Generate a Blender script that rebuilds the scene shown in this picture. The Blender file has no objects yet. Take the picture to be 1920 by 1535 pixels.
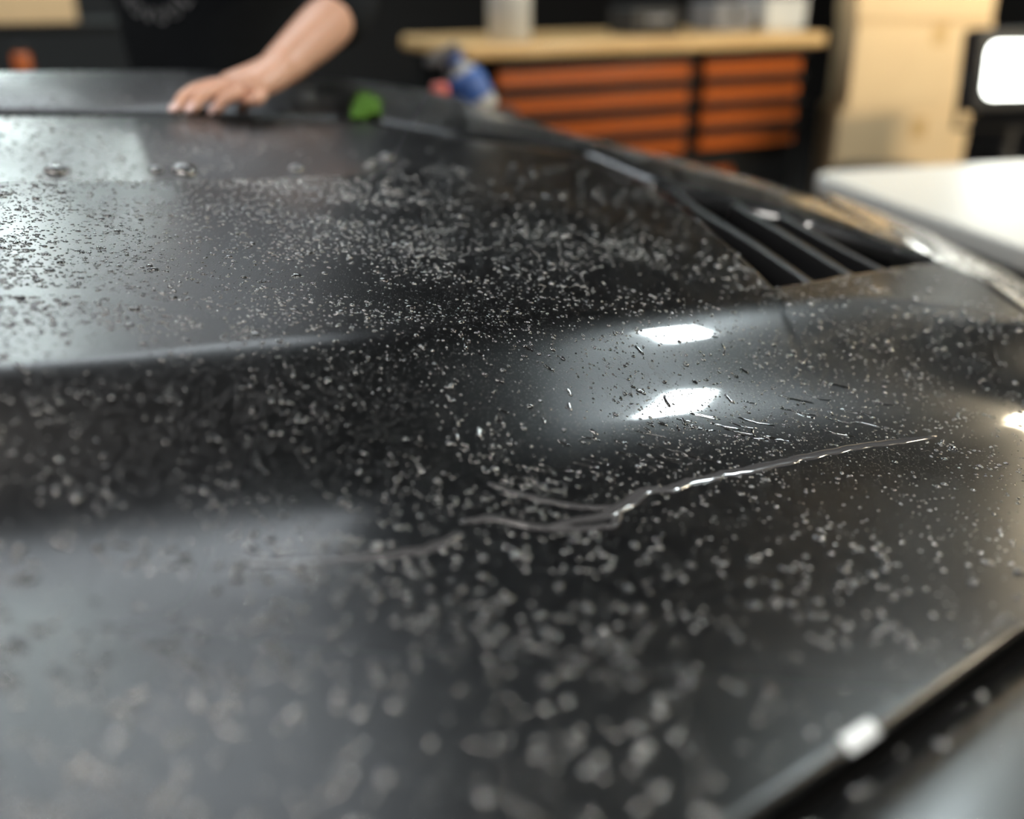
import bpy, bmesh, math, random
import numpy as np
from mathutils import Vector, Matrix, noise as mnoise

random.seed(7)
RNG = np.random.default_rng(11)
C = bpy.context.scene.collection
PI = math.pi

# ------------------------------------------------------------------ camera
F_PX = 1867.0
CAM_Z = 1.22
PITCH = math.atan(827 / 1867.0)
CP, SP = math.cos(PITCH), math.sin(PITCH)
cam_d = bpy.data.cameras.new('camera')
cam = bpy.data.objects.new('camera', cam_d)
C.objects.link(cam)
cam.location = (0, 0, CAM_Z)
cam.rotation_euler = (PI / 2 - PITCH, 0, 0)
cam_d.sensor_width = 36
cam_d.lens = F_PX / 1920 * 36
cam_d.clip_start = 0.02
cam_d.dof.use_dof = True
cam_d.dof.focus_distance = 0.765
cam_d.dof.aperture_fstop = 1.9
bpy.context.scene.camera = cam

# ------------------------------------------------------------------ world, exposure
sc = bpy.context.scene
w = bpy.data.worlds.new('world')
sc.world = w
w.use_nodes = True
w.node_tree.nodes['Background'].inputs[0].default_value = (0.5, 0.55, 0.62, 1)
w.node_tree.nodes['Background'].inputs[1].default_value = 0.01
sc.view_settings.view_transform = 'Standard'
sc.view_settings.look = 'None'
sc.view_settings.gamma = 1
sc.view_settings.use_curve_mapping = False
sc.view_settings.exposure = 0.0
cy = sc.cycles
cy.max_bounces = 8
cy.diffuse_bounces = 2
cy.glossy_bounces = 4
cy.transmission_bounces = 6
cy.caustics_reflective = False
cy.caustics_refractive = False
cy.sample_clamp_indirect = 6
cy.use_denoising = True

# room frame: the tool chest's front runs along E, N points from the bench into the room
YAW = math.radians(26.6)
E = Vector((math.cos(YAW), math.sin(YAW), 0))
N = Vector((math.sin(YAW), -math.cos(YAW), 0))

# lamps: (name, centre, size, emission, colour)
CEIL_Z = 3.0
LAMPS = dict(
    soft=dict(L=4.2),
    bank=dict(loc=(1.83, 2.81, 2.95), L=170.0),
    tube=dict(L=150.0),
    key=dict(L=115.0),
    wall=dict(L=.7),
)

# ------------------------------------------------------------------ plan of the hood (metres; z up)
def ray(px, py):
    v = (767.5 - py) / F_PX
    return np.array([(px - 960) / F_PX, CP + v * SP, -SP + v * CP])

def at(px, py, depth):
    d = ray(px, py) * depth
    return Vector((d[0], d[1], CAM_Z + d[2]))

def zb(x, y):
    x = np.asarray(x, float)
    q = np.clip(x - 0.25, 0, 0.6)
    return 0.93 - 0.15 * x - 0.08 * q * q

def onz(px, py, off=0.0):
    d = ray(px, py)
    t = 0.8
    for _ in range(60):
        p = d * t
        t = t + 0.7 * ((float(zb(p[0], p[1])) + off - CAM_Z) / d[2] - t)
    p = d * t
    return (p[0], p[1], CAM_Z + p[2])

def curve(pts, off=0.0):
    return np.array([onz(a, b, off) for a, b in pts])

def herm(c):
    xs, ys = c[:, 0], c[:, 1]
    m = np.gradient(ys, xs)
    def f(x):
        x = np.asarray(x, float)
        i = np.clip(np.searchsorted(xs, x) - 1, 0, len(xs) - 2)
        h = xs[i + 1] - xs[i]
        t = (x - xs[i]) / h
        lin = np.where(x < xs[0], ys[0] + m[0] * (x - xs[0]), ys[-1] + m[-1] * (x - xs[-1]))
        t = np.clip(t, 0, 1)
        r = ((2*t**3 - 3*t**2 + 1) * ys[i] + (t**3 - 2*t**2 + t) * h * m[i]
             + (-2*t**3 + 3*t**2) * ys[i + 1] + (t**3 - t**2) * h * m[i + 1])
        return np.where((x < xs[0]) | (x > xs[-1]), lin, r)
    return f

def lininterp(c):
    xs, ys = c[:, 0], c[:, 1]
    def f(x):
        x = np.asarray(x, float)
        r = np.interp(x, xs, ys)
        s0 = (ys[1] - ys[0]) / (xs[1] - xs[0]); s1 = (ys[-1] - ys[-2]) / (xs[-1] - xs[-2])
        return np.where(x < xs[0], ys[0] + s0 * (x - xs[0]), np.where(x > xs[-1], ys[-1] + s1 * (x - xs[-1]), r))
    return f

c_trough = curve([(-300, 1095), (0, 1090), (250, 1078), (500, 1058), (750, 1035), (1000, 990), (1200, 925), (1400, 880), (1600, 838), (1780, 812), (1920, 790)], -.008)
c_ridge = curve([(-300, 700), (0, 688), (250, 665), (430, 645), (720, 618), (1000, 592), (1220, 575), (1440, 562), (1700, 560), (1860, 590)], .04)
c_fridge = curve([(-300, 346), (0, 345), (300, 344), (600, 335), (800, 320)], .05)
f_T = herm(c_trough); f_R = herm(c_ridge); f_FR = herm(c_fridge)
FAR_PX = [(-300, 225), (0, 218), (330, 218), (650, 224), (850, 258), (1000, 278), (1100, 293), (1160, 315), (1220, 348), (1280, 388), (1330, 430), (1390, 482), (1450, 540), (1600, 515), (1745, 492)]
OFF = .043
X_RIGHT = 0.545
c_near = curve([(1430, 1535), (1680, 1360), (1920, 1180), (2100, 1045)], .012)
f_N = lininterp(c_near)
X_LEFT = -1.15

def sm(t):
    t = np.clip(t, 0, 1)
    return t * t * (3 - 2 * t)

def H(x, y):
    x = np.asarray(x, float); y = np.asarray(y, float)
    T, R, FR = f_T(x), f_R(x), f_FR(x)
    Lb = np.maximum(R - T, 0.05)
    wv = np.clip(1 - (y - T) / Lb, 0, 1)
    G = 12 * (wv**2 / 2 - 2 * wv**3 / 3 + wv**4 / 4)
    amp = 0.050
    bank = -.008 + amp * (1 - G)
    dd = np.maximum(T - y, 0)
    near = -.008 + .095 * (dd - .03 * (1 - np.exp(-dd / .03)))
    p = np.where(y < T, near, bank)
    # bulge crown, far shoulder and far flank
    p = p + np.where(y > R, .010 * sm((y - R) / .4), 0)
    fade = 1 - sm((x + 0.28) / 0.22)
    dropw = np.maximum(.05 * (FR / 1.1), .03)
    p = p - fade * .030 * sm((y - FR) / dropw)
    p = p + fade * .028 * sm((y - FR - dropw - .02) / .35)
    # rolled panel edges
    dn = np.clip((y - f_N(x)) / .007, 0, 1)
    p = p - .004 * (1 - np.sqrt(np.maximum(1 - (1 - dn)**2, 0)))
    return zb(x, y) + p

def nrm(x, y):
    e = 1.5e-3
    gx = (H(x + e, y) - H(x - e, y)) / (2 * e)
    gy = (H(x, y + e) - H(x, y - e)) / (2 * e)
    n = np.stack([-gx, -gy, np.ones_like(gx)], -1)
    return n / np.linalg.norm(n, axis=-1, keepdims=True)

def onH(px, py, off=0.0):
    d = ray(px, py)
    t = 0.25
    prev = t
    while t < 4:
        p = d * t
        if CAM_Z + p[2] < float(H(p[0], p[1])) + off:
            break
        prev = t; t += .01
    a, b = prev, t
    for _ in range(30):
        m = (a + b) / 2; p = d * m
        if CAM_Z + p[2] < float(H(p[0], p[1])) + off: b = m
        else: a = m
    p = d * b
    return np.array([p[0], p[1], CAM_Z + p[2]])
c_far = np.array([onH(*p) for p in FAR_PX])
c_far = np.vstack([c_far, [X_RIGHT, c_far[-1, 1] - .02, 0]])
f_F = lininterp(c_far)
# ==GEO END==

# ------------------------------------------------------------------ materials
def mat(name, base=(.5, .5, .5), rough=.5, metal=0.0, coat=0.0, coat_r=.05, spec=.5, emit=None, es=0, var=0.0, vscale=20, bump=0.0, bscale=200, trans=0, ior=1.45, sss=0):
    m = bpy.data.materials.new(name)
    m.use_nodes = True
    nt = m.node_tree
    b = nt.nodes['Principled BSDF']
    b.inputs['Base Color'].default_value = (*base, 1)
    b.inputs['Roughness'].default_value = rough
    b.inputs['Metallic'].default_value = metal
    b.inputs['Coat Weight'].default_value = coat
    b.inputs['Coat Roughness'].default_value = coat_r
    b.inputs['Specular IOR Level'].default_value = spec
    b.inputs['Transmission Weight'].default_value = trans
    b.inputs['IOR'].default_value = ior
    if sss:
        b.inputs['Subsurface Weight'].default_value = sss
        b.inputs['Subsurface Radius'].default_value = (.012, .005, .003)
    if emit:
        b.inputs['Emission Color'].default_value = (*emit, 1)
        b.inputs['Emission Strength'].default_value = es
    tc = nt.nodes.new('ShaderNodeTexCoord')
    if var:
        n = nt.nodes.new('ShaderNodeTexNoise'); n.inputs['Scale'].default_value = vscale; n.inputs['Detail'].default_value = 4
        nt.links.new(tc.outputs['Object'], n.inputs['Vector'])
        mr = nt.nodes.new('ShaderNodeMapRange'); mr.inputs[3].default_value = 1 - var; mr.inputs[4].default_value = 1 + var
        nt.links.new(n.outputs['Fac'], mr.inputs[0])
        mx = nt.nodes.new('ShaderNodeVectorMath'); mx.operation = 'SCALE'
        mx.inputs[0].default_value = base
        nt.links.new(mr.outputs[0], mx.inputs['Scale'])
        nt.links.new(mx.outputs[0], b.inputs['Base Color'])
    if bump:
        n2 = nt.nodes.new('ShaderNodeTexNoise'); n2.inputs['Scale'].default_value = bscale; n2.inputs['Detail'].default_value = 3
        nt.links.new(tc.outputs['Object'], n2.inputs['Vector'])
        bp = nt.nodes.new('ShaderNodeBump'); bp.inputs['Strength'].default_value = bump; bp.inputs['Distance'].default_value = .002
        nt.links.new(n2.outputs['Fac'], bp.inputs['Height'])
        nt.links.new(bp.outputs[0], b.inputs['Normal'])
    return m

def water_coat():
    for k, v in (('water_fine', 2.0), ('water_spray', 2.6), ('water_bead', 2.0), ('water_near', 3.4)):
        M[k].node_tree.nodes['Principled BSDF'].inputs['Coat IOR'].default_value = v

def paint_material():
    m = mat('graphite_paint', (.10, .105, .115), rough=.30, metal=.8, coat=1.0, coat_r=.06)
    nt = m.node_tree; b = nt.nodes['Principled BSDF']
    tc = nt.nodes.new('ShaderNodeTexCoord')
    # metal flake: tiny random tilt of the base layer
    v = nt.nodes.new('ShaderNodeTexVoronoi'); v.inputs['Scale'].default_value = 1600
    nt.links.new(tc.outputs['Object'], v.inputs['Vector'])
    mr = nt.nodes.new('ShaderNodeMapRange'); mr.inputs[3].default_value = .006; mr.inputs[4].default_value = .020
    nt.links.new(v.outputs['Color'], mr.inputs[0])
    cc = nt.nodes.new('ShaderNodeCombineColor')
    for k, g in enumerate((.94, 1.0, 1.12)):
        mm = nt.nodes.new('ShaderNodeMath'); mm.operation = 'MULTIPLY'; mm.inputs[1].default_value = g
        nt.links.new(mr.outputs[0], mm.inputs[0]); nt.links.new(mm.outputs[0], cc.inputs[k])
    nt.links.new(cc.outputs[0], b.inputs['Base Color'])
    # fine mist of pin-head droplets: little domes with dry paint between them
    vo = nt.nodes.new('ShaderNodeTexVoronoi'); vo.inputs['Scale'].default_value = 560
    nt.links.new(tc.outputs['Object'], vo.inputs['Vector'])
    sx = nt.nodes.new('ShaderNodeSeparateColor'); nt.links.new(vo.outputs['Color'], sx.inputs[0])
    rad = nt.nodes.new('ShaderNodeMapRange'); nt.links.new(sx.outputs[0], rad.inputs[0])
    rad.inputs[3].default_value = .10; rad.inputs[4].default_value = .42
    dv = nt.nodes.new('ShaderNodeMath'); dv.operation = 'DIVIDE'; nt.links.new(vo.outputs['Distance'], dv.inputs[0]); nt.links.new(rad.outputs[0], dv.inputs[1])
    sq = nt.nodes.new('ShaderNodeMath'); sq.operation = 'POWER'; sq.inputs[1].default_value = 2; nt.links.new(dv.outputs[0], sq.inputs[0])
    om = nt.nodes.new('ShaderNodeMath'); om.operation = 'SUBTRACT'; om.use_clamp = True; om.inputs[0].default_value = 1; nt.links.new(sq.outputs[0], om.inputs[1])
    hh = nt.nodes.new('ShaderNodeMath'); hh.operation = 'MULTIPLY'; nt.links.new(om.outputs[0], hh.inputs[0]); nt.links.new(rad.outputs[0], hh.inputs[1])
    bp = nt.nodes.new('ShaderNodeBump'); bp.inputs['Strength'].default_value = 1; bp.inputs['Distance'].default_value = .0007
    nt.links.new(hh.outputs[0], bp.inputs['Height'])
    nt.links.new(bp.outputs[0], b.inputs['Coat Normal'])
    bp2 = nt.nodes.new('ShaderNodeBump'); bp2.inputs['Strength'].default_value = 1; bp2.inputs['Distance'].default_value = .0007
    nt.links.new(hh.outputs[0], bp2.inputs['Height'])
    nt.links.new(bp2.outputs[0], b.inputs['Normal'])
    # coat roughness raised by position, blurring lamp reflections near the gap and at left
    sp = nt.nodes.new('ShaderNodeSeparateXYZ'); nt.links.new(tc.outputs['Object'], sp.inputs[0])
    def ramp(src, a_, b_, lo, hi):
        r = nt.nodes.new('ShaderNodeMapRange'); r.interpolation_type = 'SMOOTHSTEP'
        for i_, v_ in enumerate((a_, b_, lo, hi)): r.inputs[i_ + 1].default_value = v_
        nt.links.new(src, r.inputs[0]); return r.outputs[0]
    near = ramp(sp.outputs[1], .32, .55, .30, .045)
    fy = ramp(sp.outputs[1], .25, .40, 0, 1); fx = ramp(sp.outputs[0], -.22, .03, .33, 0)
    pr = nt.nodes.new('ShaderNodeMath'); pr.operation = 'MULTIPLY'; nt.links.new(fy, pr.inputs[0]); nt.links.new(fx, pr.inputs[1])
    sm_ = nt.nodes.new('ShaderNodeMath'); sm_.operation = 'MAXIMUM'; nt.links.new(near, sm_.inputs[0]); nt.links.new(pr.outputs[0], sm_.inputs[1])
    nt.links.new(sm_.outputs[0], b.inputs['Coat Roughness'])
    return m

def wood_material():
    m = mat('beech_worktop', (.62, .38, .16), rough=.45, coat=.2)
    nt = m.node_tree; b = nt.nodes['Principled BSDF']
    tc = nt.nodes.new('ShaderNodeTexCoord'); mp = nt.nodes.new('ShaderNodeMapping')
    mp.inputs['Scale'].default_value = (2, 26, 26)
    nt.links.new(tc.outputs['Object'], mp.inputs['Vector'])
    n = nt.nodes.new('ShaderNodeTexNoise'); n.inputs['Scale'].default_value = 3; n.inputs['Detail'].default_value = 6
    nt.links.new(mp.outputs[0], n.inputs['Vector'])
    r = nt.nodes.new('ShaderNodeValToRGB')
    r.color_ramp.elements[0].color = (.50, .29, .11, 1); r.color_ramp.elements[1].color = (.74, .50, .24, 1)
    r.color_ramp.elements[0].position = .3; r.color_ramp.elements[1].position = .7
    nt.links.new(n.outputs['Fac'], r.inputs[0]); nt.links.new(r.outputs[0], b.inputs['Base Color'])
    return m

M = dict(
    paint=paint_material(),
    gap=mat('gap_rubber', (.004, .004, .004), rough=.8, spec=.1),
    vent=mat('vent_plastic', (.012, .012, .013), rough=.34, var=.2),
    water=mat('water', (1, 1, 1), rough=.03, trans=1, ior=1.33),
    water_fine=mat('water_fine', (.012, .012, .013), rough=.13, trans=.25, ior=1.33, spec=.6, coat=1, coat_r=.10),
    water_spray=mat('water_spray', (.012, .012, .013), rough=.25, trans=.2, ior=1.33, spec=.6, coat=1, coat_r=.20),
    water_near=mat('water_near', (.012, .012, .013), rough=.2, trans=.1, ior=1.33, spec=.6, coat=1, coat_r=.20),
    water_bead=mat('water_bead', (.03, .03, .032), rough=.05, trans=.6, ior=1.33, spec=.6, coat=1, coat_r=.05),
    water_film=mat('water_film', (.09, .09, .095), rough=.16, trans=.3, ior=1.33, coat=1, coat_r=.08),  # grey base stands in for the ceiling reflected in the rivulets
    wood=wood_material(),
    orange=mat('orange_enamel', (.50, .12, .025), rough=.24, coat=.5, var=.04),
    black=mat('black_steel', (.008, .008, .008), rough=.6, spec=.25, var=.2),
    blackp=mat('black_plastic', (.015, .015, .016), rough=.55, var=.2),
    white=mat('white_plastic', (.54, .54, .52), rough=.4, var=.03),
    grey=mat('grey_plastic', (.18, .18, .19), rough=.5, var=.1),
    blue=mat('blue_label', (.06, .14, .42), rough=.4, var=.3, vscale=30),
    red=mat('red_plastic', (.70, .16, .13), rough=.45, var=.05),
    card=mat('cardboard', (.78, .57, .33), rough=.85, spec=.2, var=.06, vscale=8, bump=.1, bscale=60),
    tape=mat('brown_tape', (.58, .38, .17), rough=.35, var=.05),
    skin=mat('skin', (.66, .38, .27), rough=.38, sss=.12, var=.10, vscale=30, bump=.05, bscale=150),
    nail=mat('nail', (.86, .62, .58), rough=.22, var=.03),
    cloth=mat('black_jersey', (.010, .012, .015), rough=.9, spec=.2, var=.3, vscale=60, bump=.3, bscale=500),
    jeans=mat('dark_trousers', (.012, .013, .018), rough=.9, var=.3, vscale=60, bump=.3, bscale=400),
    print=mat('pale_print', (.30, .31, .33), rough=.8, var=.3, vscale=60),
    hair=mat('brown_hair', (.04, .022, .012), rough=.5, var=.3, vscale=40),
    eye=mat('eye_white', (.8, .8, .78), rough=.2, var=.02),
    iris=mat('eye_iris', (.05, .03, .02), rough=.2, var=.1),
    lip=mat('lip', (.50, .20, .17), rough=.45, var=.05),
    floor=mat('concrete_floor', (.035, .035, .036), rough=.45, var=.25, vscale=3, bump=.1, bscale=40),
    wall=mat('dark_wall_paint', (.022, .022, .024), rough=.8, var=.15, vscale=2, bump=.1, bscale=60),
    ceil=mat('dark_ceiling_paint', (.02, .02, .022), rough=.9, var=.15, vscale=2),
    chrome=mat('brushed_metal', (.5, .5, .5), rough=.3, metal=1, var=.05),
    rubber=mat('rubber', (.01, .01, .01), rough=.8, var=.2),
    mark=mat('white_glint', (.75, .80, .82), rough=.4, var=.03),
    fern=mat('green_patch', (.055, .15, .008), rough=.9, var=.2, vscale=60, bump=.3, bscale=500),
    lamp_cool=mat('led_diffuser_cool', (.9, .9, .9), emit=(.86, .98, 1.0), es=LAMPS['bank']['L'], var=.01),
    lamp_tube=mat('led_tube', (.9, .9, .9), emit=(.86, 1.0, .98), es=LAMPS['tube']['L'], var=.01),
    lamp_key=mat('fill_bar', (.9, .9, .9), emit=(1.0, .95, .88), es=LAMPS['key']['L'], var=.01),
    glow_wall=mat('wall_glow', (.9, .9, .9), emit=(.9, .96, 1.0), es=LAMPS['wall']['L'], var=.01),
    lamp_soft=mat('led_diffuser_soft', (.9, .9, .9), emit=(.86, .94, 1.0), es=LAMPS['soft']['L'], var=.01),
)

water_coat()
# ------------------------------------------------------------------ mesh helpers
def link(name, me, m=None, parent=None, smooth=True):
    o = bpy.data.objects.new(name, me)
    C.objects.link(o)
    if m is not None and not me.materials:
        me.materials.append(m)
    if smooth and len(me.polygons):
        me.polygons.foreach_set('use_smooth', np.ones(len(me.polygons), bool))
    if parent is not None:
        o.parent = parent
    return o

def mesh_np(name, V, Fc, k):
    """V (n,3), Fc (m,k) -> mesh"""
    V = np.ascontiguousarray(V, np.float32); Fc = np.ascontiguousarray(Fc, np.int32)
    me = bpy.data.meshes.new(name)
    me.vertices.add(len(V)); me.vertices.foreach_set('co', V.ravel())
    me.loops.add(Fc.size); me.loops.foreach_set('vertex_index', Fc.ravel())
    me.polygons.add(len(Fc))
    me.polygons.foreach_set('loop_start', np.arange(len(Fc), dtype=np.int32) * k)
    me.polygons.foreach_set('loop_total', np.full(len(Fc), k, np.int32))
    me.update(calc_edges=True)
    return me

def grid_mesh(name, P):
    """P (nu,nv,3) -> quad grid facing +z for u along x, v along y"""
    nu, nv = P.shape[:2]
    i = np.arange(nu * nv).reshape(nu, nv)
    q = np.stack([i[:-1, :-1], i[1:, :-1], i[1:, 1:], i[:-1, 1:]], -1).reshape(-1, 4)
    return mesh_np(name, P.reshape(-1, 3), q, 4)

def bm_obj(name, bm, m, parent=None, smooth=False, bevel=0, seg=2):
    me = bpy.data.meshes.new(name)
    bmesh.ops.recalc_face_normals(bm, faces=bm.faces)
    bm.to_mesh(me); bm.free()
    o = link(name, me, m, parent, smooth)
    if bevel:
        b = o.modifiers.new('bevel', 'BEVEL'); b.width = bevel; b.segments = seg; b.limit_method = 'ANGLE'
        o.data.polygons.foreach_set('use_smooth', np.ones(len(me.polygons), bool))
        wn = o.modifiers.new('wn', 'WEIGHTED_NORMAL')
    return o

def box_bm(bm, c, s, rot=None):
    r = bmesh.ops.create_cube(bm, size=1)
    mtx = Matrix.Translation(c) @ (rot or Matrix.Identity(4)) @ Matrix.Diagonal((*s, 1))
    bmesh.ops.transform(bm, matrix=mtx, verts=r['verts'])
    return r['verts']

def box(name, c, s, m, parent=None, bevel=.003, rot=None):
    bm = bmesh.new(); box_bm(bm, Vector(c), s, rot)
    return bm_obj(name, bm, m, parent, bevel=bevel)

def lathe(name, prof, m, parent=None, seg=24, loc=(0, 0, 0), rot=None):
    bm = bmesh.new()
    rings = []
    for r, z in prof:
        rings.append([bm.verts.new((max(r, 1e-4) * math.cos(2*PI*k/seg), max(r, 1e-4) * math.sin(2*PI*k/seg), z)) for k in range(seg)])
    for a, b in zip(rings, rings[1:]):
        for k in range(seg):
            bm.faces.new((a[k], a[(k+1) % seg], b[(k+1) % seg], b[k]))
    bm.faces.new(list(reversed(rings[0]))); bm.faces.new(rings[-1])
    mtx = Matrix.Translation(loc) @ (rot or Matrix.Identity(4))
    bmesh.ops.transform(bm, matrix=mtx, verts=bm.verts)
    return bm_obj(name, bm, m, parent, smooth=True)

def tube_bm(bm, pts, rad, seg=8, cap=True):
    pts = [Vector(p) for p in pts]
    rings = []
    for i, p in enumerate(pts):
        t = (pts[min(i+1, len(pts)-1)] - pts[max(i-1, 0)]).normalized()
        a = t.cross(Vector((0, 0, 1)))
        if a.length < 1e-3: a = t.cross(Vector((1, 0, 0)))
        a.normalize(); b = t.cross(a)
        r = rad[i] if hasattr(rad, '__len__') else rad
        rings.append([bm.verts.new(p + a*(r*math.cos(2*PI*k/seg)) + b*(r*math.sin(2*PI*k/seg))) for k in range(seg)])
    for x, y in zip(rings, rings[1:]):
        for k in range(seg):
            bm.faces.new((x[k], x[(k+1) % seg], y[(k+1) % seg], y[k]))
    if cap:
        bm.faces.new(rings[0]); bm.faces.new(rings[-1])

def tube(name, pts, rad, m, parent=None, seg=10):
    bm = bmesh.new(); tube_bm(bm, pts, rad, seg)
    return bm_obj(name, bm, m, parent, smooth=True)

def thing(name, label, cat, loc=(0, 0, 0), rot=0, group=None):
    o = bpy.data.objects.new(name, None); C.objects.link(o)
    o.location = loc; o.rotation_euler = (0, 0, rot); o.empty_display_size = .1
    o['label'] = label; o['category'] = cat
    if group: o['group'] = group
    return o

def mark(o, label, cat, group=None, kind=None):
    o['label'] = label; o['category'] = cat
    if group: o['group'] = group
    if kind: o['kind'] = kind
    return o

def skinned(verts, edges, root=0, sub=2):
    """skin + subdivision, returned as plain vertex / face lists"""
    me = bpy.data.meshes.new('tmp')
    me.from_pydata([v[0] for v in verts], edges, [])
    o = bpy.data.objects.new('tmp', me); C.objects.link(o)
    s = o.modifiers.new('s', 'SKIN'); s.use_smooth_shade = True
    for i, v in enumerate(verts):
        r = v[1]
        me.skin_vertices[0].data[i].radius = r if hasattr(r, '__len__') else (r, r)
        me.skin_vertices[0].data[i].use_root = (i == root)
    d = o.modifiers.new('d', 'SUBSURF'); d.levels = sub; d.render_levels = sub
    dg = bpy.context.evaluated_depsgraph_get()
    ev = o.evaluated_get(dg); m2 = ev.to_mesh()
    V = [tuple(v.co) for v in m2.vertices]; Fc = [tuple(p.vertices) for p in m2.polygons]
    ev.to_mesh_clear()
    bpy.data.objects.remove(o); bpy.data.meshes.remove(me)
    return V, Fc

def join_lists(name, lists, m, parent):
    V, Fc = [], []
    for v, f in lists:
        k = len(V); V += v; Fc += [tuple(i + k for i in q) for q in f]
    me = bpy.data.meshes.new(name); me.from_pydata(V, [], Fc)
    return link(name, me, m, parent)

def structure(o):
    o['kind'] = 'structure'
    return o

# ------------------------------------------------------------------ the room
def room():
    c = Vector((0.2, 2.6, 0))      # room centre
    U, D = 5.0, 5.2                # half width along E, half depth along N
    rot = Matrix.Rotation(YAW, 4, 'Z')
    structure(box('floor', c + Vector((0, 0, -.05)), (2*U, 2*D, .1), M['floor'], bevel=0, rot=rot))
    structure(box('ceiling', c + Vector((0, 0, CEIL_Z + .05)), (2*U, 2*D, .1), M['ceil'], bevel=0, rot=rot))
    structure(box('wall_back', c - N*(D + .05) + Vector((0, 0, CEIL_Z/2)), (2*U + .2, .1, CEIL_Z), M['wall'], bevel=0, rot=rot))
    structure(box('wall_front', c + N*(D + .05) + Vector((0, 0, CEIL_Z/2)), (2*U + .2, .1, CEIL_Z), M['wall'], bevel=0, rot=rot))
    structure(box('wall_left', c - E*(U + .05) + Vector((0, 0, CEIL_Z/2)), (.1, 2*D, CEIL_Z), M['wall'], bevel=0, rot=rot))
    structure(box('wall_right', c + E*(U + .05) + Vector((0, 0, CEIL_Z/2)), (.1, 2*D, CEIL_Z), M['wall'], bevel=0, rot=rot))
    structure(box('baseboard_back', c - N*(D - .01) + Vector((0, 0, .06)), (2*U, .02, .12), M['black'], bevel=.002, rot=rot))
room()

def led_panel(name, loc, sx, sy, m, label, drop=.0, group=None, rz=YAW):
    t = thing(name, label, 'ceiling light', loc, rz, group)
    fw = .025
    bm = bmesh.new()
    for s in (-1, 1):
        box_bm(bm, Vector((s*(sx/2 + fw/2), 0, -.02)), (fw, sy + 2*fw, .04))
        box_bm(bm, Vector((0, s*(sy/2 + fw/2), -.02)), (sx, fw, .04))
    bm_obj('frame', bm, M['black'], t)
    bm = bmesh.new(); box_bm(bm, Vector((0, 0, -.012)), (sx, sy, .016)); bm_obj('diffuser', bm, m, t)
    bm = bmesh.new(); box_bm(bm, Vector((0, 0, -.002)), (sx, sy, .004)); bm_obj('back_plate', bm, M['black'], t)
    if drop:
        for sx_ in (-.4, .4):
            tube('cable', [(sx_*sx, 0, 0), (sx_*sx, 0, drop)], .002, M['black'], t, seg=6)
    return t

# broad dim diffuser panel whose reflection greys the near left of the hood
led_panel('soft_light_panel', (-1.12, 2.92, CEIL_Z), 2.2, 1.3, M['lamp_soft'], 'broad soft ceiling light panel above the far left side of the car')
# hard bright square LED lamp that mirrors twice in the flank of the hood bulge
led_panel('led_square_light', LAMPS['bank']['loc'], .29, .30, M['lamp_cool'], 'bright square LED lamp hung over the right side of the hood', drop=CEIL_Z - LAMPS['bank']['loc'][2], rz=math.radians(43))
# thin tubes far left: the sparkle on the bulge
for i, (x, y) in enumerate(((-2.55, 4.9), (-1.95, 4.75), (-1.35, 4.9))):
    led_panel('led_tube_light', (x, y, CEIL_Z), .045, 1.1, M['lamp_tube'], ('leftmost of the three thin LED tubes on the ceiling beyond the person', 'middle one of the three thin LED tubes on the ceiling', 'rightmost of the three thin LED tubes on the ceiling beyond the person')[i])
wl = led_panel('wall_glow_panel', Vector((.2, 2.6, 0)) - N*5.17 - E*1.0 + Vector((0, 0, 2.3)), 2.0, .7, M['glow_wall'], 'added wide dim glow panel high on the back wall behind the person')  # added so that its reflection greys the far fender
wl.rotation_euler = (PI/2, 0, YAW)
led_panel('fill_bar_light', (-.3, -.6, CEIL_Z), 1.1, .16, M['lamp_key'], 'added fill bar on the ceiling behind the camera')  # added fill bars, lighting the hand and putting glints in the drops
led_panel('fill_bar_light', (1.7, -.7, CEIL_Z), .9, .14, M['lamp_key'], 'added fill bar on the ceiling behind and right of the camera')
led_panel('fill_bar_light', (-2.4, .6, CEIL_Z), .9, .14, M['lamp_key'], 'added fill bar on the ceiling past the left edge of the picture')

# ------------------------------------------------------------------ the car
car = thing('car', 'dark graphite metallic car seen across its wet beaded hood with slatted vent', 'car')

def clustered(a, b, n, pts=()):
    return np.linspace(a, b, n)

def make_hood():
    xs = np.concatenate([np.linspace(X_LEFT, -.5, 50)[:-1], np.linspace(-.5, X_RIGHT, 260)])
    xs = np.unique(np.concatenate([xs, c_far[:, 0]]))
    nv = 300
    P = np.zeros((len(xs), nv + 8, 3))
    y0 = np.maximum(f_N(xs), -.45); y1 = f_F(xs)
    for k in range(nv):
        t = k / (nv - 1)
        # finer rows next to the rolled near edge
        t = t**1.25
        y = y0 + (y1 - y0) * t
        P[:, k + 4, 0] = xs; P[:, k + 4, 1] = y; P[:, k + 4, 2] = H(xs, y)
    for k in range(4):       # folded skirts, near and far
        d = (4 - k) / 4
        P[:, k] = P[:, 4] + np.array([0, .004 * d, -.05 * d])
        P[:, nv + 4 + k] = P[:, nv + 3] + np.array([0, -.004 * (k + 1) / 4, -.05 * (k + 1) / 4])
    return link('hood', grid_mesh('hood', P), M['paint'], car)
hood = make_hood()

def resample(c, n):
    c = np.asarray(c, float)
    d = np.concatenate([[0], np.cumsum(np.linalg.norm(np.diff(c, axis=0), axis=1))])
    s = np.linspace(0, d[-1], n)
    r = np.stack([np.interp(s, d, c[:, k]) for k in range(c.shape[1])], 1)
    # soften corners
    for _ in range(3):
        r[1:-1] = .25*r[:-2] + .5*r[1:-1] + .25*r[2:]
    return r

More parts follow.
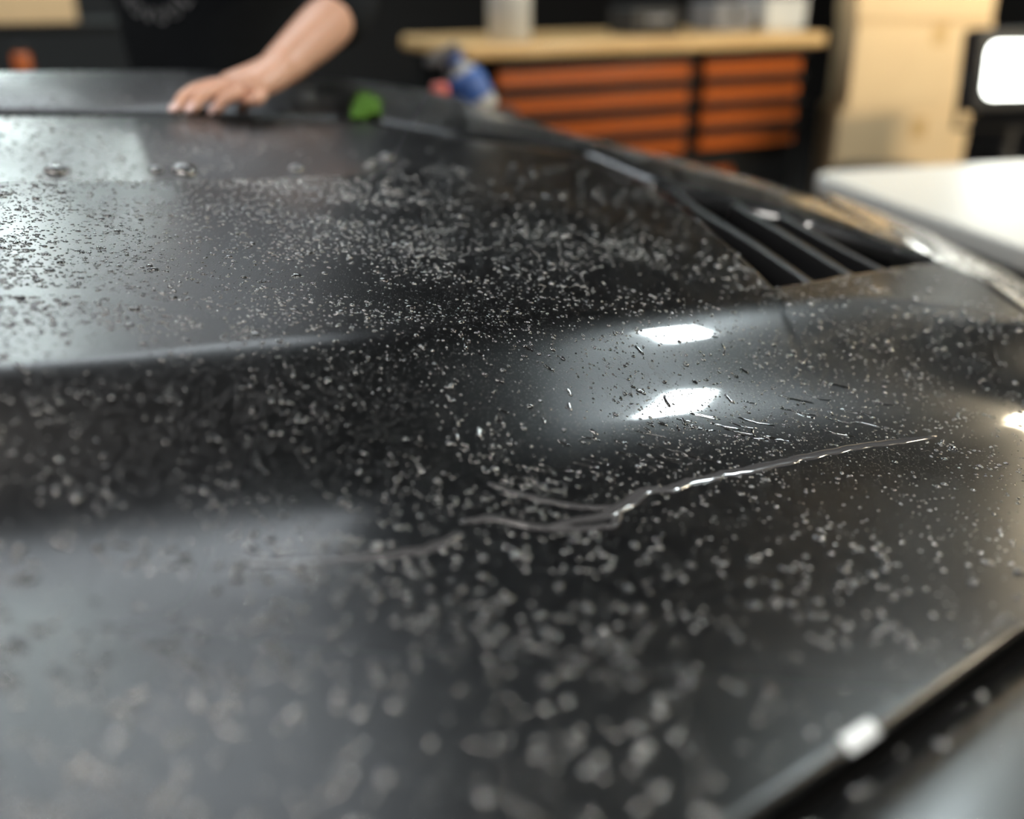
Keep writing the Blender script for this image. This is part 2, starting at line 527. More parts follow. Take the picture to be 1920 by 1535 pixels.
def strip(name, a, b, m, nu=160, nv=14, crown=.01, skirt_a=.05, skirt_b=.25, out_b=.04, flip=False, fall=0.0):
    """panel lofted between two 3-D edge lines, crowned, with folded edges"""
    A = resample(a, nu); B = resample(b, nu)
    rows = []
    cn = B - A
    for d in (1, .5):
        rows.append(A + np.array([0, 0, -skirt_a*d]) + cn*0.0)
    for k in range(nv):
        t = k / (nv - 1)
        p = A*(1-t) + B*t
        p[:, 2] += crown * math.sin(PI*t)**.8 - fall*t*t
        e = min(t, 1-t) / .12
        if e < 1: p[:, 2] -= .004 * (1 - math.sqrt(1 - (1-e)**2))
        rows.append(p)
    last = rows[-1]
    un = cn / np.maximum(np.linalg.norm(cn, axis=1, keepdims=True), 1e-6)
    for d in (.15, .4, .7, 1):
        rows.append(last + un*out_b*math.sin(d*PI/2) + np.array([0, 0, -1.0]) * skirt_b * (1 - math.cos(d*PI/2)))
    P = np.stack(rows, 1)
    if flip: P = P[::-1]
    return link(name, grid_mesh(name, P), m, car)

# far fender / front rim: beyond the hood gap, ending in a point at the right of the vent
in_px = [(-420, 227), (0, 214), (330, 214), (650, 220), (850, 254), (1000, 274), (1100, 288), (1220, 336), (1300, 354), (1400, 380), (1500, 404), (1600, 438), (1745, 491)]
out_px = [(-420, 130), (0, 130), (330, 129), (500, 136), (680, 150), (850, 176), (950, 216), (1100, 258), (1230, 287), (1400, 330), (1540, 374), (1640, 430), (1750, 488)]
off_out = [.030, .030, .030, .028, .022, .014, .008, .004, .002, .002, .002, .001, .0]
a3 = np.array([onz(a_, b_, o_) for (a_, b_), o_ in zip(in_px, [OFF + .002]*13)])
b3 = np.array([onz(px, py, o + OFF) for (px, py), o in zip(out_px, off_out)])
far_fender = strip('far_fender', a3, b3, M['paint'], nu=220, crown=.006, skirt_b=.45, out_b=.06)

# nose corner to the right of the vent, falling away
xr = X_RIGHT + .006
na = [onz(*p, OFF) for p in [(1545, 378), (1645, 434), (1752, 490)]] + [(xr, y, float(H(X_RIGHT, y)) + .0) for y in (float(c_far[-1, 1]) - .01, 1.0, .75, .55)]
nb = [onz(1560, 368, OFF - .004), onz(1650, 400, OFF - .02), onz(1760, 446, OFF - .035), onz(1850, 492, OFF - .05), onz(1920, 528, OFF - .065), onz(2060, 640, OFF - .09), (xr + .14, .70, .77), (xr + .14, .52, .77)]
nose = strip('nose_corner', na, nb, M['paint'], nu=120, crown=.008, skirt_b=.35, out_b=.05)

# near fender, on this side of the panel gap
gx = np.linspace(-1.1, .75, 120)
gA = np.stack([gx, f_N(gx), H(gx, f_N(gx) + .03) - .001], 1)
tdir = np.array([.62, -.78, 0])
near_a = gA + tdir*.0075
near_b = gA + tdir*.45 + np.array([0, 0, -.045])
near_fender = strip('near_fender', near_b, near_a, M['paint'], nu=160, nv=24, crown=.008, skirt_a=.2, skirt_b=.05, out_b=-.002)
# dark rubber seal lying in the gap
bm = bmesh.new(); tube_bm(bm, [tuple(p + np.array([.002, -.003, -.022])) for p in gA], .009, 8)
bm_obj('gap_seal', bm, M['gap'], car, smooth=True)

# vent: dark tray, slats, between hood edge and rim
def vent():
    tri = [onz(a_, b_, OFF - .006) for a_, b_ in ((1175, 322), (1300, 352), (1500, 402), (1745, 490), (1600, 518), (1450, 545), (1330, 432), (1220, 348))]
    bm = bmesh.new()
    top = [bm.verts.new((p[0], p[1], p[2] - .012)) for p in tri]
    bot = [bm.verts.new((p[0], p[1], p[2] - .10)) for p in tri]
    for k in range(len(tri)):
        j = (k + 1) % len(tri)
        bm.faces.new((top[k], top[j], bot[j], bot[k]))
    bm.faces.new(bot)
    v = bm_obj('vent_tray', bm, M['vent'], car)
    fins = [((1262, 352), (1300, 384), (1412, 452), (1528, 533), 17), ((1352, 362), (1395, 390), (1498, 452), (1602, 518), 17), ((1440, 388), (1490, 415), (1570, 460), (1660, 507), 12)]
    for f in fins:
        pts = curve([f[0], f[1], f[2], f[3]], OFF - .002)
        pts = resample(pts, 16)
        wd = f[4] / 1400.0
        rows = []
        tg = np.gradient(pts, axis=0); tg /= np.linalg.norm(tg, axis=1, keepdims=True)
        sd = np.cross(tg, [0, 0, 1])
        for dx, dz in ((-.2, -.05), (-.35, -.004), (-.22, 0), (.22, 0), (.35, -.004), (.8, -.05), (-.2, -.05)):
            rows.append(pts + sd*dx*wd + np.array([0, 0, dz]))
        link('vent_slat', grid_mesh('vent_slat', np.stack(rows, 1)), M['vent'], car)
    # lower lip along the base of the opening
vent()

# small white rectangular tag standing in for a lamp reflection on the rolled hood edge
def edge_glint():
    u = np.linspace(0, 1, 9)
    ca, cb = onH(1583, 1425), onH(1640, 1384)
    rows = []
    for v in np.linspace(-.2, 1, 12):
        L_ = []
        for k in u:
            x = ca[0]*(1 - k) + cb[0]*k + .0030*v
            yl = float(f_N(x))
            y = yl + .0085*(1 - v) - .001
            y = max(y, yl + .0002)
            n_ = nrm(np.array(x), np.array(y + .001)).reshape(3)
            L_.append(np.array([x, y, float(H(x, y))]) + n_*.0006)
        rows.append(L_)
    o = link('white_glint', grid_mesh('white_glint', np.array(rows).transpose(1, 0, 2)), M['mark'])
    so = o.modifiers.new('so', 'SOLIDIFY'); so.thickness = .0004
    mark(o, 'small white rectangular tag imitating a lamp reflection on the hood edge beside the black panel gap', 'mark')
edge_glint()

# hidden lower body so the panels do not float: side under the far and near edges
def lower_body():
    o = box('lower_body', (-.25, .62, .46), (1.7, 1.5, .52), M['paint'], car, bevel=.06)
    for (x, y) in ((.15, 1.30), (.15, -.02)):
        t = lathe('tyre', [(.20, -.11), (.31, -.11), (.33, -.08), (.33, .08), (.31, .11), (.20, .11)], M['rubber'], car, seg=32,
                  loc=(x - .3, y, .33), rot=Matrix.Rotation(PI/2, 4, 'X'))
        lathe('wheel_rim', [(.02, -.10), (.20, -.09), (.20, .09), (.02, .10)], M['chrome'], t, seg=24, loc=(x - .3, y, .33), rot=Matrix.Rotation(PI/2, 4, 'X'))
lower_body()

# ------------------------------------------------------------------ water
def sample_mesh(o, n_per_m2, dens, zmin_n=.5):
    me = o.data; me.calc_loop_triangles()
    nt_ = len(me.loop_triangles)
    tri = np.empty(nt_*3, np.int32); me.loop_triangles.foreach_get('vertices', tri); tri = tri.reshape(-1, 3)
    V = np.empty(len(me.vertices)*3, np.float32); me.vertices.foreach_get('co', V); V = V.reshape(-1, 3)
    a, b, c = V[tri[:, 0]], V[tri[:, 1]], V[tri[:, 2]]
    cr = np.cross(b - a, c - a); ar = np.linalg.norm(cr, axis=1) / 2
    nz = cr / np.maximum(2*ar[:, None], 1e-12)
    ctr = (a + b + c) / 3
    wgt = ar * dens(ctr) * (np.abs(nz[:, 2]) > zmin_n)
    n = RNG.poisson(wgt * n_per_m2)
    idx = np.repeat(np.arange(len(n)), n)
    r1 = np.sqrt(RNG.random(len(idx)))[:, None]; r2 = RNG.random(len(idx))[:, None]
    P = a[idx]*(1-r1) + b[idx]*(r1*(1-r2)) + c[idx]*(r1*r2)
    Nn = nz[idx]; Nn = np.where(Nn[:, 2:3] < 0, -Nn, Nn)
    return P, Nn

def project(P):
    P = np.asarray(P) - np.array([0, 0, CAM_Z])
    d = P[:, 1]*CP - P[:, 2]*SP
    v = P[:, 1]*SP + P[:, 2]*CP
    return 960 + F_PX*P[:, 0]/d, 767.5 - F_PX*v/d, d

# the rivulets, as plan lines on the surface
RIV = dict(
    main=([(1030, 985), (1085, 975), (1140, 968), (1170, 945), (1215, 918), (1262, 916), (1300, 902), (1352, 890), (1420, 878), (1470, 866), (1520, 855), (1580, 842), (1650, 832), (1760, 818)], 24),
    upper=([(1165, 950), (1120, 952), (1070, 948), (1020, 938), (960, 922), (915, 905)], 14),
    lower=([(1165, 962), (1150, 985), (1100, 990), (1040, 992), (985, 985), (925, 970), (860, 980)], 15),
    left=([(870, 1000), (800, 1030), (720, 1040), (640, 1048), (560, 1054), (500, 1058), (430, 1045)], 22),
)
SHEETS = [[(235, 790), (262, 880), (320, 960), (400, 1020), (480, 1052)], [(525, 840), (560, 925), (640, 985), (740, 1010), (840, 1010)],
          [(395, 600), (400, 700), (430, 820), (480, 900)], [(30, 940), (80, 1040), (200, 1095), (330, 1105)],
          [(760, 690), (790, 790), (850, 870), (930, 920)], [(0, 548), (120, 545), (260, 560), (380, 590), (420, 620)]]
def plan_line(px, n):
    c = np.array([onH(*p) for p in px])
    d = np.concatenate([[0], np.cumsum(np.linalg.norm(np.diff(c[:, :2], axis=0), axis=1))])
    s = np.linspace(0, d[-1], n)
    r = np.stack([np.interp(s, d, c[:, k]) for k in range(2)], 1)
    for _ in range(2): r[1:-1] = .25*r[:-2] + .5*r[1:-1] + .25*r[2:]
    return r
riv_plan = {k: plan_line(v[0], 60) for k, v in RIV.items()}
sheet_plan = [plan_line(s, 24) for s in SHEETS]

def keep_clear(P):
    k = np.ones(len(P), bool)
    for l, rad in [(v, .0045) for v in riv_plan.values()] + [(s, .0065) for s in sheet_plan]:
        d2 = ((P[:, None, :2] - l[None])**2).sum(-1).min(1)
        k &= d2 > rad*rad
    return k

def vnoise(P, s):
    return np.array([mnoise.noise(Vector((p[0]*s, p[1]*s, 3.1))) for p in P])

def dens_hood(c):
    x, y = c[:, 0], c[:, 1]
    px, py, d = project(c)
    inview = (px > -80) & (px < 2000) & (py < 1640)
    T, R, FR = f_T(x), f_R(x), f_FR(x)
    D = np.where(y < T, .40, np.where(y < R, .70, np.where(y < FR, 1.9, .6)))
    D = D * np.where((y > R) & (x > -.05), .55, 1)
    D = D * np.where((y < T) & (x > .08) & (y < .40), .35, 1)
    D = D * np.where(d > 1.35, .5, 1) * (1 - .85 * sm((d - .90) / .22) * sm((x + .38) / .25))
    return D * inview

SPH_R = [(.0, 1.0), (.55, .80), (.9, .36)]     # unit dome: (height angle) rings
def dome_template(seg, rings):
    V = []
    for r, z in rings:
        for k in range(seg):
            a = 2*PI*k/seg
            V.append((r*math.cos(a), r*math.sin(a), z))
    V.append((0, 0, 1.0))
    Fc = []
    for j in range(len(rings) - 1):
        for k in range(seg):
            a, b = j*seg + k, j*seg + (k+1) % seg
            Fc += [(a, b, b + seg), (a, b + seg, a + seg)]
    t = len(V) - 1; j = (len(rings) - 1)*seg
    for k in range(seg): Fc.append((j + k, j + (k+1) % seg, t))
    return np.array(V), np.array(Fc)

def frames(Nn):
    ref = np.where(np.abs(Nn[:, :1]) < .9, np.array([[1., 0, 0]]), np.array([[0, 1., 0]]))
    a = np.cross(ref, Nn); a /= np.linalg.norm(a, axis=1, keepdims=True)
    b = np.cross(Nn, a)
    ang = RNG.random(len(Nn))[:, None] * 2*PI
    return a*np.cos(ang) + b*np.sin(ang), b*np.cos(ang) - a*np.sin(ang)

def scatter(P, Nn, rad, hgt, seg, rings, aniso=.25):
    tv, tf = dome_template(seg, rings)
    a, b = frames(Nn)
    n = len(P)
    sx = rad * (1 + aniso*(RNG.random(n) - .3)); sy = rad * (1 - aniso*RNG.random(n)*.8)
    V = (P[:, None] + a[:, None]*(tv[None, :, 0:1]*sx[:, None, None]) + b[:, None]*(tv[None, :, 1:2]*sy[:, None, None])
         + Nn[:, None]*(tv[None, :, 2:3]*(rad*hgt)[:, None, None]))
    V -= Nn[:, None] * .00005
    Fc = tf[None] + (np.arange(n)*len(tv))[:, None, None]
    return V.reshape(-1, 3), Fc.reshape(-1, 3)

RINGS2 = [(1.0, 0.0), (.90, .42), (.58, .80)]
RINGS1 = [(1.0, 0.0), (.72, .66)]
big_pool = []
def water():
    sets = []
    P, Nn = sample_mesh(hood, 60000, dens_hood)
    for o, n, f in ((far_fender, 16000, .8), (nose, 26000, 1), (near_fender, 9000, 1)):
        p, q = sample_mesh(o, n, lambda c: ((lambda r: (r[0] > -60) & (r[0] < 1990) & (r[1] < 1620))(project(c))).astype(float), .55)
        P = np.vstack([P, p]); Nn = np.vstack([Nn, q])
    k = keep_clear(P); P, Nn = P[k], Nn[k]
    px, py, d = project(P)
    clump = np.array([mnoise.noise(Vector((a*14, b*14, 0.3))) + .35*mnoise.noise(Vector((a*60, b*60, 7))) for a, b in P[:, :2]])
    keep = RNG.random(len(P)) < np.clip(.62 + .9*clump, np.where(py > 1000, .45, .08), 1)
    P, Nn, px, py, d, clump = P[keep], Nn[keep], px[keep], py[keep], d[keep], clump[keep]
    n = len(P)
    rad = np.exp(RNG.normal(math.log(.00085), .42, n))
    big = RNG.random(n) < np.where(d < 1.0, .045, .03)
    rad = np.where(big, np.exp(RNG.normal(math.log(.0018), .30, n)), rad)
    nearz = (py > 1010)
    bign = nearz & (RNG.random(n) < np.where(px < 700, .30, .16))
    rad = np.where(bign, np.exp(RNG.normal(math.log(.0025), .18, n)), rad)
    rad = rad * np.where(d > 1.0, 1.25, 1.0)
    rad = np.clip(rad, .00028, .0036)
    hgt = RNG.uniform(.40, .66, n)
    # the largest beads in view become objects of their own
    size_px = rad / d
    inn = (px > 5) & (px < 1915) & (py > 420) & (py < 1300)
    order = np.argsort(-np.where(inn, size_px, 0))
    top = order[:300]
    mask = np.ones(n, bool); mask[top] = False
    for i in top: big_pool.append((P[i], Nn[i], rad[i], hgt[i]))
    sm_ = mask & (rad < .0011); lg = mask & (rad >= .0011)
    soft = np.where(d > .98, 1, np.where(py > 1000, 2, 0))
    V1, F1 = scatter(P[sm_], Nn[sm_], rad[sm_], hgt[sm_], 7, RINGS1)
    V2, F2 = scatter(P[lg], Nn[lg], rad[lg], hgt[lg], 10, RINGS2, .4)
    V = np.vstack([V1, V2]); Fc = np.vstack([F1, F2 + len(V1)])
    o = link('water_droplets', mesh_np('water_droplets', V, Fc, 3), M['water_fine'])
    o.data.materials.append(M['water_spray']); o.data.materials.append(M['water_near'])
    nt1, nt2 = len(F1)//max(int(sm_.sum()), 1), len(F2)//max(int(lg.sum()), 1)
    o.data.polygons.foreach_set('material_index', np.concatenate([np.repeat(soft[sm_], nt1), np.repeat(soft[lg], nt2)]).astype(np.int32))
    mark(o, 'fine water droplets beaded all over the dark wet car hood', 'water', kind='stuff')
    print('droplets', n, 'tris', len(Fc))
water()

def bead_mesh(k):
    tv, tf = dome_template(14, [(1.0, 0), (.97, .22), (.88, .46), (.68, .73), (.38, .93)])
    rr = random.Random(k)
    ph = [rr.random()*6.28 for _ in range(3)]
    am = [rr.uniform(0, .16), rr.uniform(0, .10), rr.uniform(0, .06)]
    a = np.arctan2(tv[:, 1], tv[:, 0])
    s = 1 + am[0]*np.cos(2*a + ph[0]) + am[1]*np.cos(3*a + ph[1]) + am[2]*np.cos(4*a + ph[2])
    tv = tv.copy(); tv[:, 0] *= s; tv[:, 1] *= s
    me = mesh_np('water_bead', tv, tf, 3); me.materials.append(M['water_bead'])
    me.polygons.foreach_set('use_smooth', np.ones(len(me.polygons), bool))
    return me
bead_meshes = [bead_mesh(k) for k in range(8)]
for i, (p, n_, r, h) in enumerate(big_pool):
    o = bpy.data.objects.new('water_bead', bead_meshes[i % 8]); C.objects.link(o)
    q = Vector(n_).to_track_quat('Z', 'Y') @ Matrix.Rotation(random.random()*6.28, 4, 'Z').to_quaternion()
    o.rotation_mode = 'QUATERNION'; o.rotation_quaternion = q
    o.location = Vector(p) - Vector(n_)*.00005
    o.scale = (r*random.uniform(.9, 1.25), r*random.uniform(.85, 1.05), r*h)
    mark(o, 'clear round bead of water among many on the dark hood', 'water drop', 'water beads on the hood')

def ribbon(name, line, width, hgt, m, seed, label, cat='water trail', group=None, wob=.35):
    """a raised trail of water lying on the hood"""
    n = len(line)
    tg = np.gradient(line, axis=0); tg /= np.maximum(np.linalg.norm(tg, axis=1, keepdims=True), 1e-9)
    sd = np.stack([-tg[:, 1], tg[:, 0]], 1)
    prof = [(-1, 0), (-.93, .45), (-.7, .8), (-.35, .97), (0, 1), (.35, .97), (.7, .8), (.93, .45), (1, 0)]
    P = np.zeros((n, len(prof), 3))
    for i in range(n):
        t = i/(n - 1)
        e = math.sqrt(max(1 - (2*t - 1)**8, 0.0))
        wl = width*.5*e*(1 + wob*mnoise.noise(Vector((t*9 + seed, 1, 0))) + .5*wob*mnoise.noise(Vector((t*31 + seed, 5, 0))))
        wr = width*.5*e*(1 + wob*mnoise.noise(Vector((t*9 + seed, 9, 0))) + .5*wob*mnoise.noise(Vector((t*31 + seed, 15, 0))))
        for j, (s, z) in enumerate(prof):
            q = line[i] + sd[i]*s*(wl if s < 0 else wr)
            P[i, j, :2] = q
            P[i, j, 2] = float(H(q[0], q[1])) + z*hgt*(e**.7 if e > 0 else 0) - .00004
    o = link(name, grid_mesh(name, P), m)
    if P[0, 0, 0] is not None:
        # make sure the faces look up
        me = o.data
        if me.polygons[len(me.polygons)//2].normal.z < 0: me.flip_normals()
    mark(o, label, cat, group)
    return o

def wobble(line, amp, seed):
    tg = np.gradient(line, axis=0); tg /= np.maximum(np.linalg.norm(tg, axis=1, keepdims=True), 1e-9)
    sd = np.stack([-tg[:, 1], tg[:, 0]], 1)
    k = np.array([mnoise.noise(Vector((i*.35, seed, 2))) + .6*mnoise.noise(Vector((i*.9, seed, 7))) for i in range(len(line))])[:, None]
    return line + sd*amp*k
ribbon('water_rivulet', wobble(riv_plan['main'], .0022, 1), .0088, .0013, M['water_film'], 1, 'long wide rivulet of water running to the right along the crease of the hood')
ribbon('water_rivulet', wobble(riv_plan['upper'], .0015, 2), .0050, .0009, M['water_film'], 2, 'thin upper branch of the rivulet forking left in the middle of the hood')
ribbon('water_rivulet', wobble(riv_plan['lower'], .0018, 3), .0056, .0011, M['water_film'], 3, 'lower branch of the rivulet curling left below the fork')
ribbon('water_rivulet', wobble(riv_plan['left'], .0012, 4), .0068, .0008, M['water_film'], 4, 'blurred wide rivulet lying in the crease on the left half of the hood')
# short slanting trails draining off the flank into the rivulet
k = 0
for i in range(46):
    px0 = random.uniform(930, 1640); py0 = (938 - (px0 - 930)*.20) + random.uniform(-95, -12)
    if px0 < 1000: py0 += 10
    ln = random.uniform(25, 80)
    pxs = [(px0, py0), (px0 + ln*.5, py0 + ln*.14 + random.uniform(-3, 3)), (px0 + ln, py0 + ln*.22)]
    try: l = wobble(plan_line(pxs, 14), .0012, 20 + i)
    except Exception: continue
    ribbon('water_trail', l, random.uniform(.0012, .0024), random.uniform(.0005, .0009), M['water_bead'], 30 + i, 'short slanting trail of water draining down the flank beside the long rivulet', group='short water trails')
# wriggling elongated drops around the bright lamp reflection
for i in range(34):
    px0 = random.uniform(800, 1420); py0 = random.uniform(625, 850)
    a = random.uniform(.3, 1.6); ln = random.uniform(10, 30)
    pxs = [(px0, py0), (px0 + ln*.5*math.cos(a) + random.uniform(-4, 4), py0 + ln*.5*math.sin(a)), (px0 + ln*math.cos(a), py0 + ln*math.sin(a))]
    l = wobble(plan_line(pxs, 9), .0008, 70 + i)
    ribbon('water_worm', l, random.uniform(.0018, .0030), random.uniform(.0009, .0014), M['water_bead'], 90 + i, 'small worm shaped drop of water on the flank near the lamp reflection', 'water drop', 'worm shaped drops')
# fat blobs standing in the far channel of the hood
for (px0, py0, wd, lb) in ((105, 322, 34, 'leftmost fat water blob in the far dark channel of the hood'), (293, 320, 26, 'small fat water blob left of the widest one in the far channel'),
                           (346, 322, 44, 'widest fat water blob in the far dark channel of the hood'), (556, 318, 30, 'fat water blob in the far channel below the forearm reflection'),
                           (690, 312, 16, 'small faint water blob right of the forearm reflection'), (724, 296, 30, 'pale water blob furthest right in the far channel')):
    c = onH(px0, py0)
    n_ = nrm(c[0], c[1])
    r = wd/2/F_PX*1.15*1.2
    me = bead_meshes[px0 % 8].copy(); me.materials[0] = M['water_spray']
    o = bpy.data.objects.new('water_blob', me); C.objects.link(o)
    o.location = c; o.rotation_mode = 'QUATERNION'; o.rotation_quaternion = Vector(n_).to_track_quat('Z', 'Y')
    o.scale = (r, r*.8, r*.55)
    mark(o, lb, 'water drop')

# ------------------------------------------------------------------ tool chest and worktop
B0 = Vector(at(874, 84, 3.0)); B0.z = 0
def bench_xf():
    return Matrix.Translation(B0) @ Matrix.Rotation(YAW, 4, 'Z')
TOP_Z = at(874, 84, 3.0).z
chest = thing('tool_chest', 'black steel tool chest with rows of orange drawers under a wooden worktop', 'tool chest', B0, YAW)
CW, CD = 1.40, .52
def chest_build():
    # local x along the front, y into the chest, z up
    x0, x1 = .05, CW - .03
    zt, zb_ = TOP_Z - .045, .14
    box('cabinet', ((x0 + x1)/2, .03 + CD/2, (zt + zb_)/2), (x1 - x0, CD - .04, zt - zb_), M['black'], chest, bevel=.006)
    for (cx, cy_) in ((.12, .08), (CW - .1, .08), (.12, CD - .06), (CW - .1, CD - .06)):
        lathe('caster', [(.02, -.02), (.05, -.02), (.055, -.01), (.055, .01), (.05, .02), (.02, .02)], M['rubber'], chest, seg=16, loc=(cx, cy_, .056), rot=Matrix.Rotation(PI/2, 4, 'X'))
        box('caster_fork', (cx, cy_, .115), (.05, .06, .05), M['black'], chest)
    def drawer(xa, xb, za, zc):
        d = box('drawer', ((xa + xb)/2, .030, (za + zc)/2), (xb - xa, .03, zc - za), M['orange'], chest, bevel=.006)
        box('handle', ((xa + xb)/2, .006, zc + .0155), (xb - xa + .012, .024, .031), M['black'], d, bevel=.004)
        return d
    pitch = .0830
    z = zt - .034
    for r in range(4):
        zc = z - r*pitch
        drawer(.115, .845, zc - .052, zc)
        drawer(.905, 1.335, zc - .052, zc)
    zc = z - 4*pitch - .03
    drawer(.115, 1.06, zc - .058, zc)
    zc2 = zc - .125
    drawer(.115, 1.06, zc2 - .075, zc2)
    box('side_handle', (x1 + .02, .25, zt - .12), (.025, .30, .025), M['chrome'], chest, bevel=.008)
chest_build()
bm = bmesh.new(); box_bm(bm, Vector((CW/2, CD/2 - .005, TOP_Z - .022)), (CW + .02, CD + .03, .044))
top = bm_obj('worktop', bm, M['wood'], None, bevel=.012, seg=3)
top.location = B0; top.rotation_euler = (0, 0, YAW)
mark(top, 'thick pale wooden worktop lying on the black and orange tool chest', 'worktop')

def on_bench(px, py, dep):
    p = at(px, py, dep); p.z = TOP_Z + .0005
    return p
# white bottle
p = on_bench(955, 60, 3.17)
bt = thing('white_bottle', 'white plastic bottle standing on the wooden worktop above the drawers', 'bottle', p)
lathe('body', [(.060, 0), (.068, .006), (.068, .20), (.060, .235), (.030, .262), (.028, .275)], M['white'], bt)
lathe('cap', [(.033, .272), (.033, .30), (.028, .305)], M['blackp'], bt)
# dark tray, grey case, pale box on the right half of the worktop
p = on_bench(1208, 45, 3.48)
tr = thing('dark_case', 'low dark tool case on the worktop right of the white bottle', 'case', p, YAW)
box('case_body', (0, 0, .045), (.20, .16, .09), M['blackp'], tr, bevel=.01)
box('handle', (0, -.085, .05), (.09, .012, .02), M['grey'], tr, bevel=.004)
p = on_bench(1352, 36, 3.68)
tr = thing('grey_case', 'mid grey plastic case on the worktop beside the pale box', 'case', p, YAW)
box('case_body', (0, 0, .05), (.17, .16, .10), M['grey'], tr, bevel=.01)
box('latch', (0, -.084, .06), (.03, .01, .03), M['blackp'], tr, bevel=.003)
p = on_bench(1448, 34, 3.76)
tr = thing('pale_box', 'pale grey box at the right end of the wooden worktop', 'box', p, YAW)
box('box_body', (0, 0, .055), (.19, .16, .11), M['white'], tr, bevel=.006)
box('box_lid', (0, 0, .118), (.196, .166, .016), M['grey'], tr, bevel=.004)

# ------------------------------------------------------------------ cardboard cartons
def cartons():
    fl = at(1573, 300, 3.75); fr = at(1800, 290, 3.75)
    base = Vector((fl.x, fl.y, 0))
    ang = math.atan2(fr.y - fl.y, fr.x - fl.x) - .10
    wdt = .47
    zs = [0, .36, at(1570, 205, 3.75).z, at(1580, 32, 3.75).z, at(1590, 32, 3.75).z + .33]
    names = ['lowest big cardboard carton of the stack behind the white table', 'cardboard carton second from the floor in the lit stack', 'brightly lit cardboard carton in the middle of the stack beside the tool chest', 'topmost cardboard carton of the stack beside the tool chest']
    for k in range(4):
        h = zs[k+1] - zs[k] - .002
        j = (random.uniform(-.01, .01), random.uniform(-.01, .01))
        if k == 1: j = (-.02, 0)
        t = thing('cardboard_carton', names[k], 'box', base + Vector((j[0], j[1], zs[k])), ang + random.uniform(-.01, .01), 'stacked cardboard cartons')
        del t['group']
        box('carton_body', (wdt/2, .17, h/2), (wdt, .34, h), M['card'], t, bevel=.004)
        for s in (0, 1):
            box('flap', (wdt/2, .17*(s) + .085, h - .001), (wdt - .004, .167, .004), M['card'], t, bevel=.001)
        box('tape_strip', (wdt/2, .17, h + .0012), (wdt + .002, .05, .0015), M['tape'], t, bevel=0)
        box('tape_end', (wdt*.62, -.001, h*.86), (.05, .0015, .07), M['tape'], t, bevel=0)
cartons()

# ------------------------------------------------------------------ white folding table
def table():
    c0 = at(1515, 322, 2.46)
    zt = c0.z
    ang = math.atan2(.23, .97) + .02
    L, W = 1.45, .80
    d2 = Vector((math.cos(ang), math.sin(ang), 0)); d1 = Vector((math.sin(ang), -math.cos(ang), 0))
    t = thing('white_table', 'white folding table with rounded corners beyond the nose of the car', 'table', Vector((c0.x, c0.y, 0)), ang)
    bm = bmesh.new()
    pts = []
    r = .06
    for (cx, cy_, a0) in ((L - r, -r, 0), (r, -r, 90), (r, -W + r, 180), (L - r, -W + r, 270)):
        for k in range(7):
            a = math.radians(a0 + k*15)
            pts.append((cx + r*math.cos(a), cy_ + r*math.sin(a)))
    f = bm.faces.new([bm.verts.new((x, y, zt - .045)) for x, y in pts])
    g = bmesh.ops.extrude_face_region(bm, geom=[f])
    bmesh.ops.translate(bm, vec=(0, 0, .045), verts=[v for v in g['geom'] if isinstance(v, bmesh.types.BMVert)])
    bm_obj('tabletop', bm, M['white'], t, bevel=.008)
    for x in (.18, L - .18):
        for y in (-.12, -W + .12):
            tube('leg', [(x, y, 0), (x, y, zt - .045)], .014, M['grey'], t)
        tube('cross_bar', [(x, -.12, .25), (x, -W + .12, .25)], .010, M['grey'], t)
table()
# black round stool behind the table
p = at(1665, 318, 3.0)
st = thing('round_stool', 'black round padded stool standing behind the white table before the cartons', 'stool', (p.x, p.y, 0))
lathe('seat', [(.06, p.z - .055), (.155, p.z - .05), (.165, p.z - .03), (.155, p.z + .0), (.08, p.z + .012), (.01, p.z + .014)], M['blackp'], st, seg=32)
tube('column', [(0, 0, .08), (0, 0, p.z - .05)], .022, M['chrome'], st)
for k in range(5):
    a = k*2*PI/5
    tube('foot', [(0, 0, .10), (.24*math.cos(a), .24*math.sin(a), .03)], [.02, .012], M['blackp'], st)
    lathe('caster', [(.004, -.012), (.028, -.01), (.028, .01), (.004, .012)], M['rubber'], st, seg=14, loc=(.24*math.cos(a), .24*math.sin(a), .029), rot=Matrix.Rotation(PI/2, 4, 'X'))

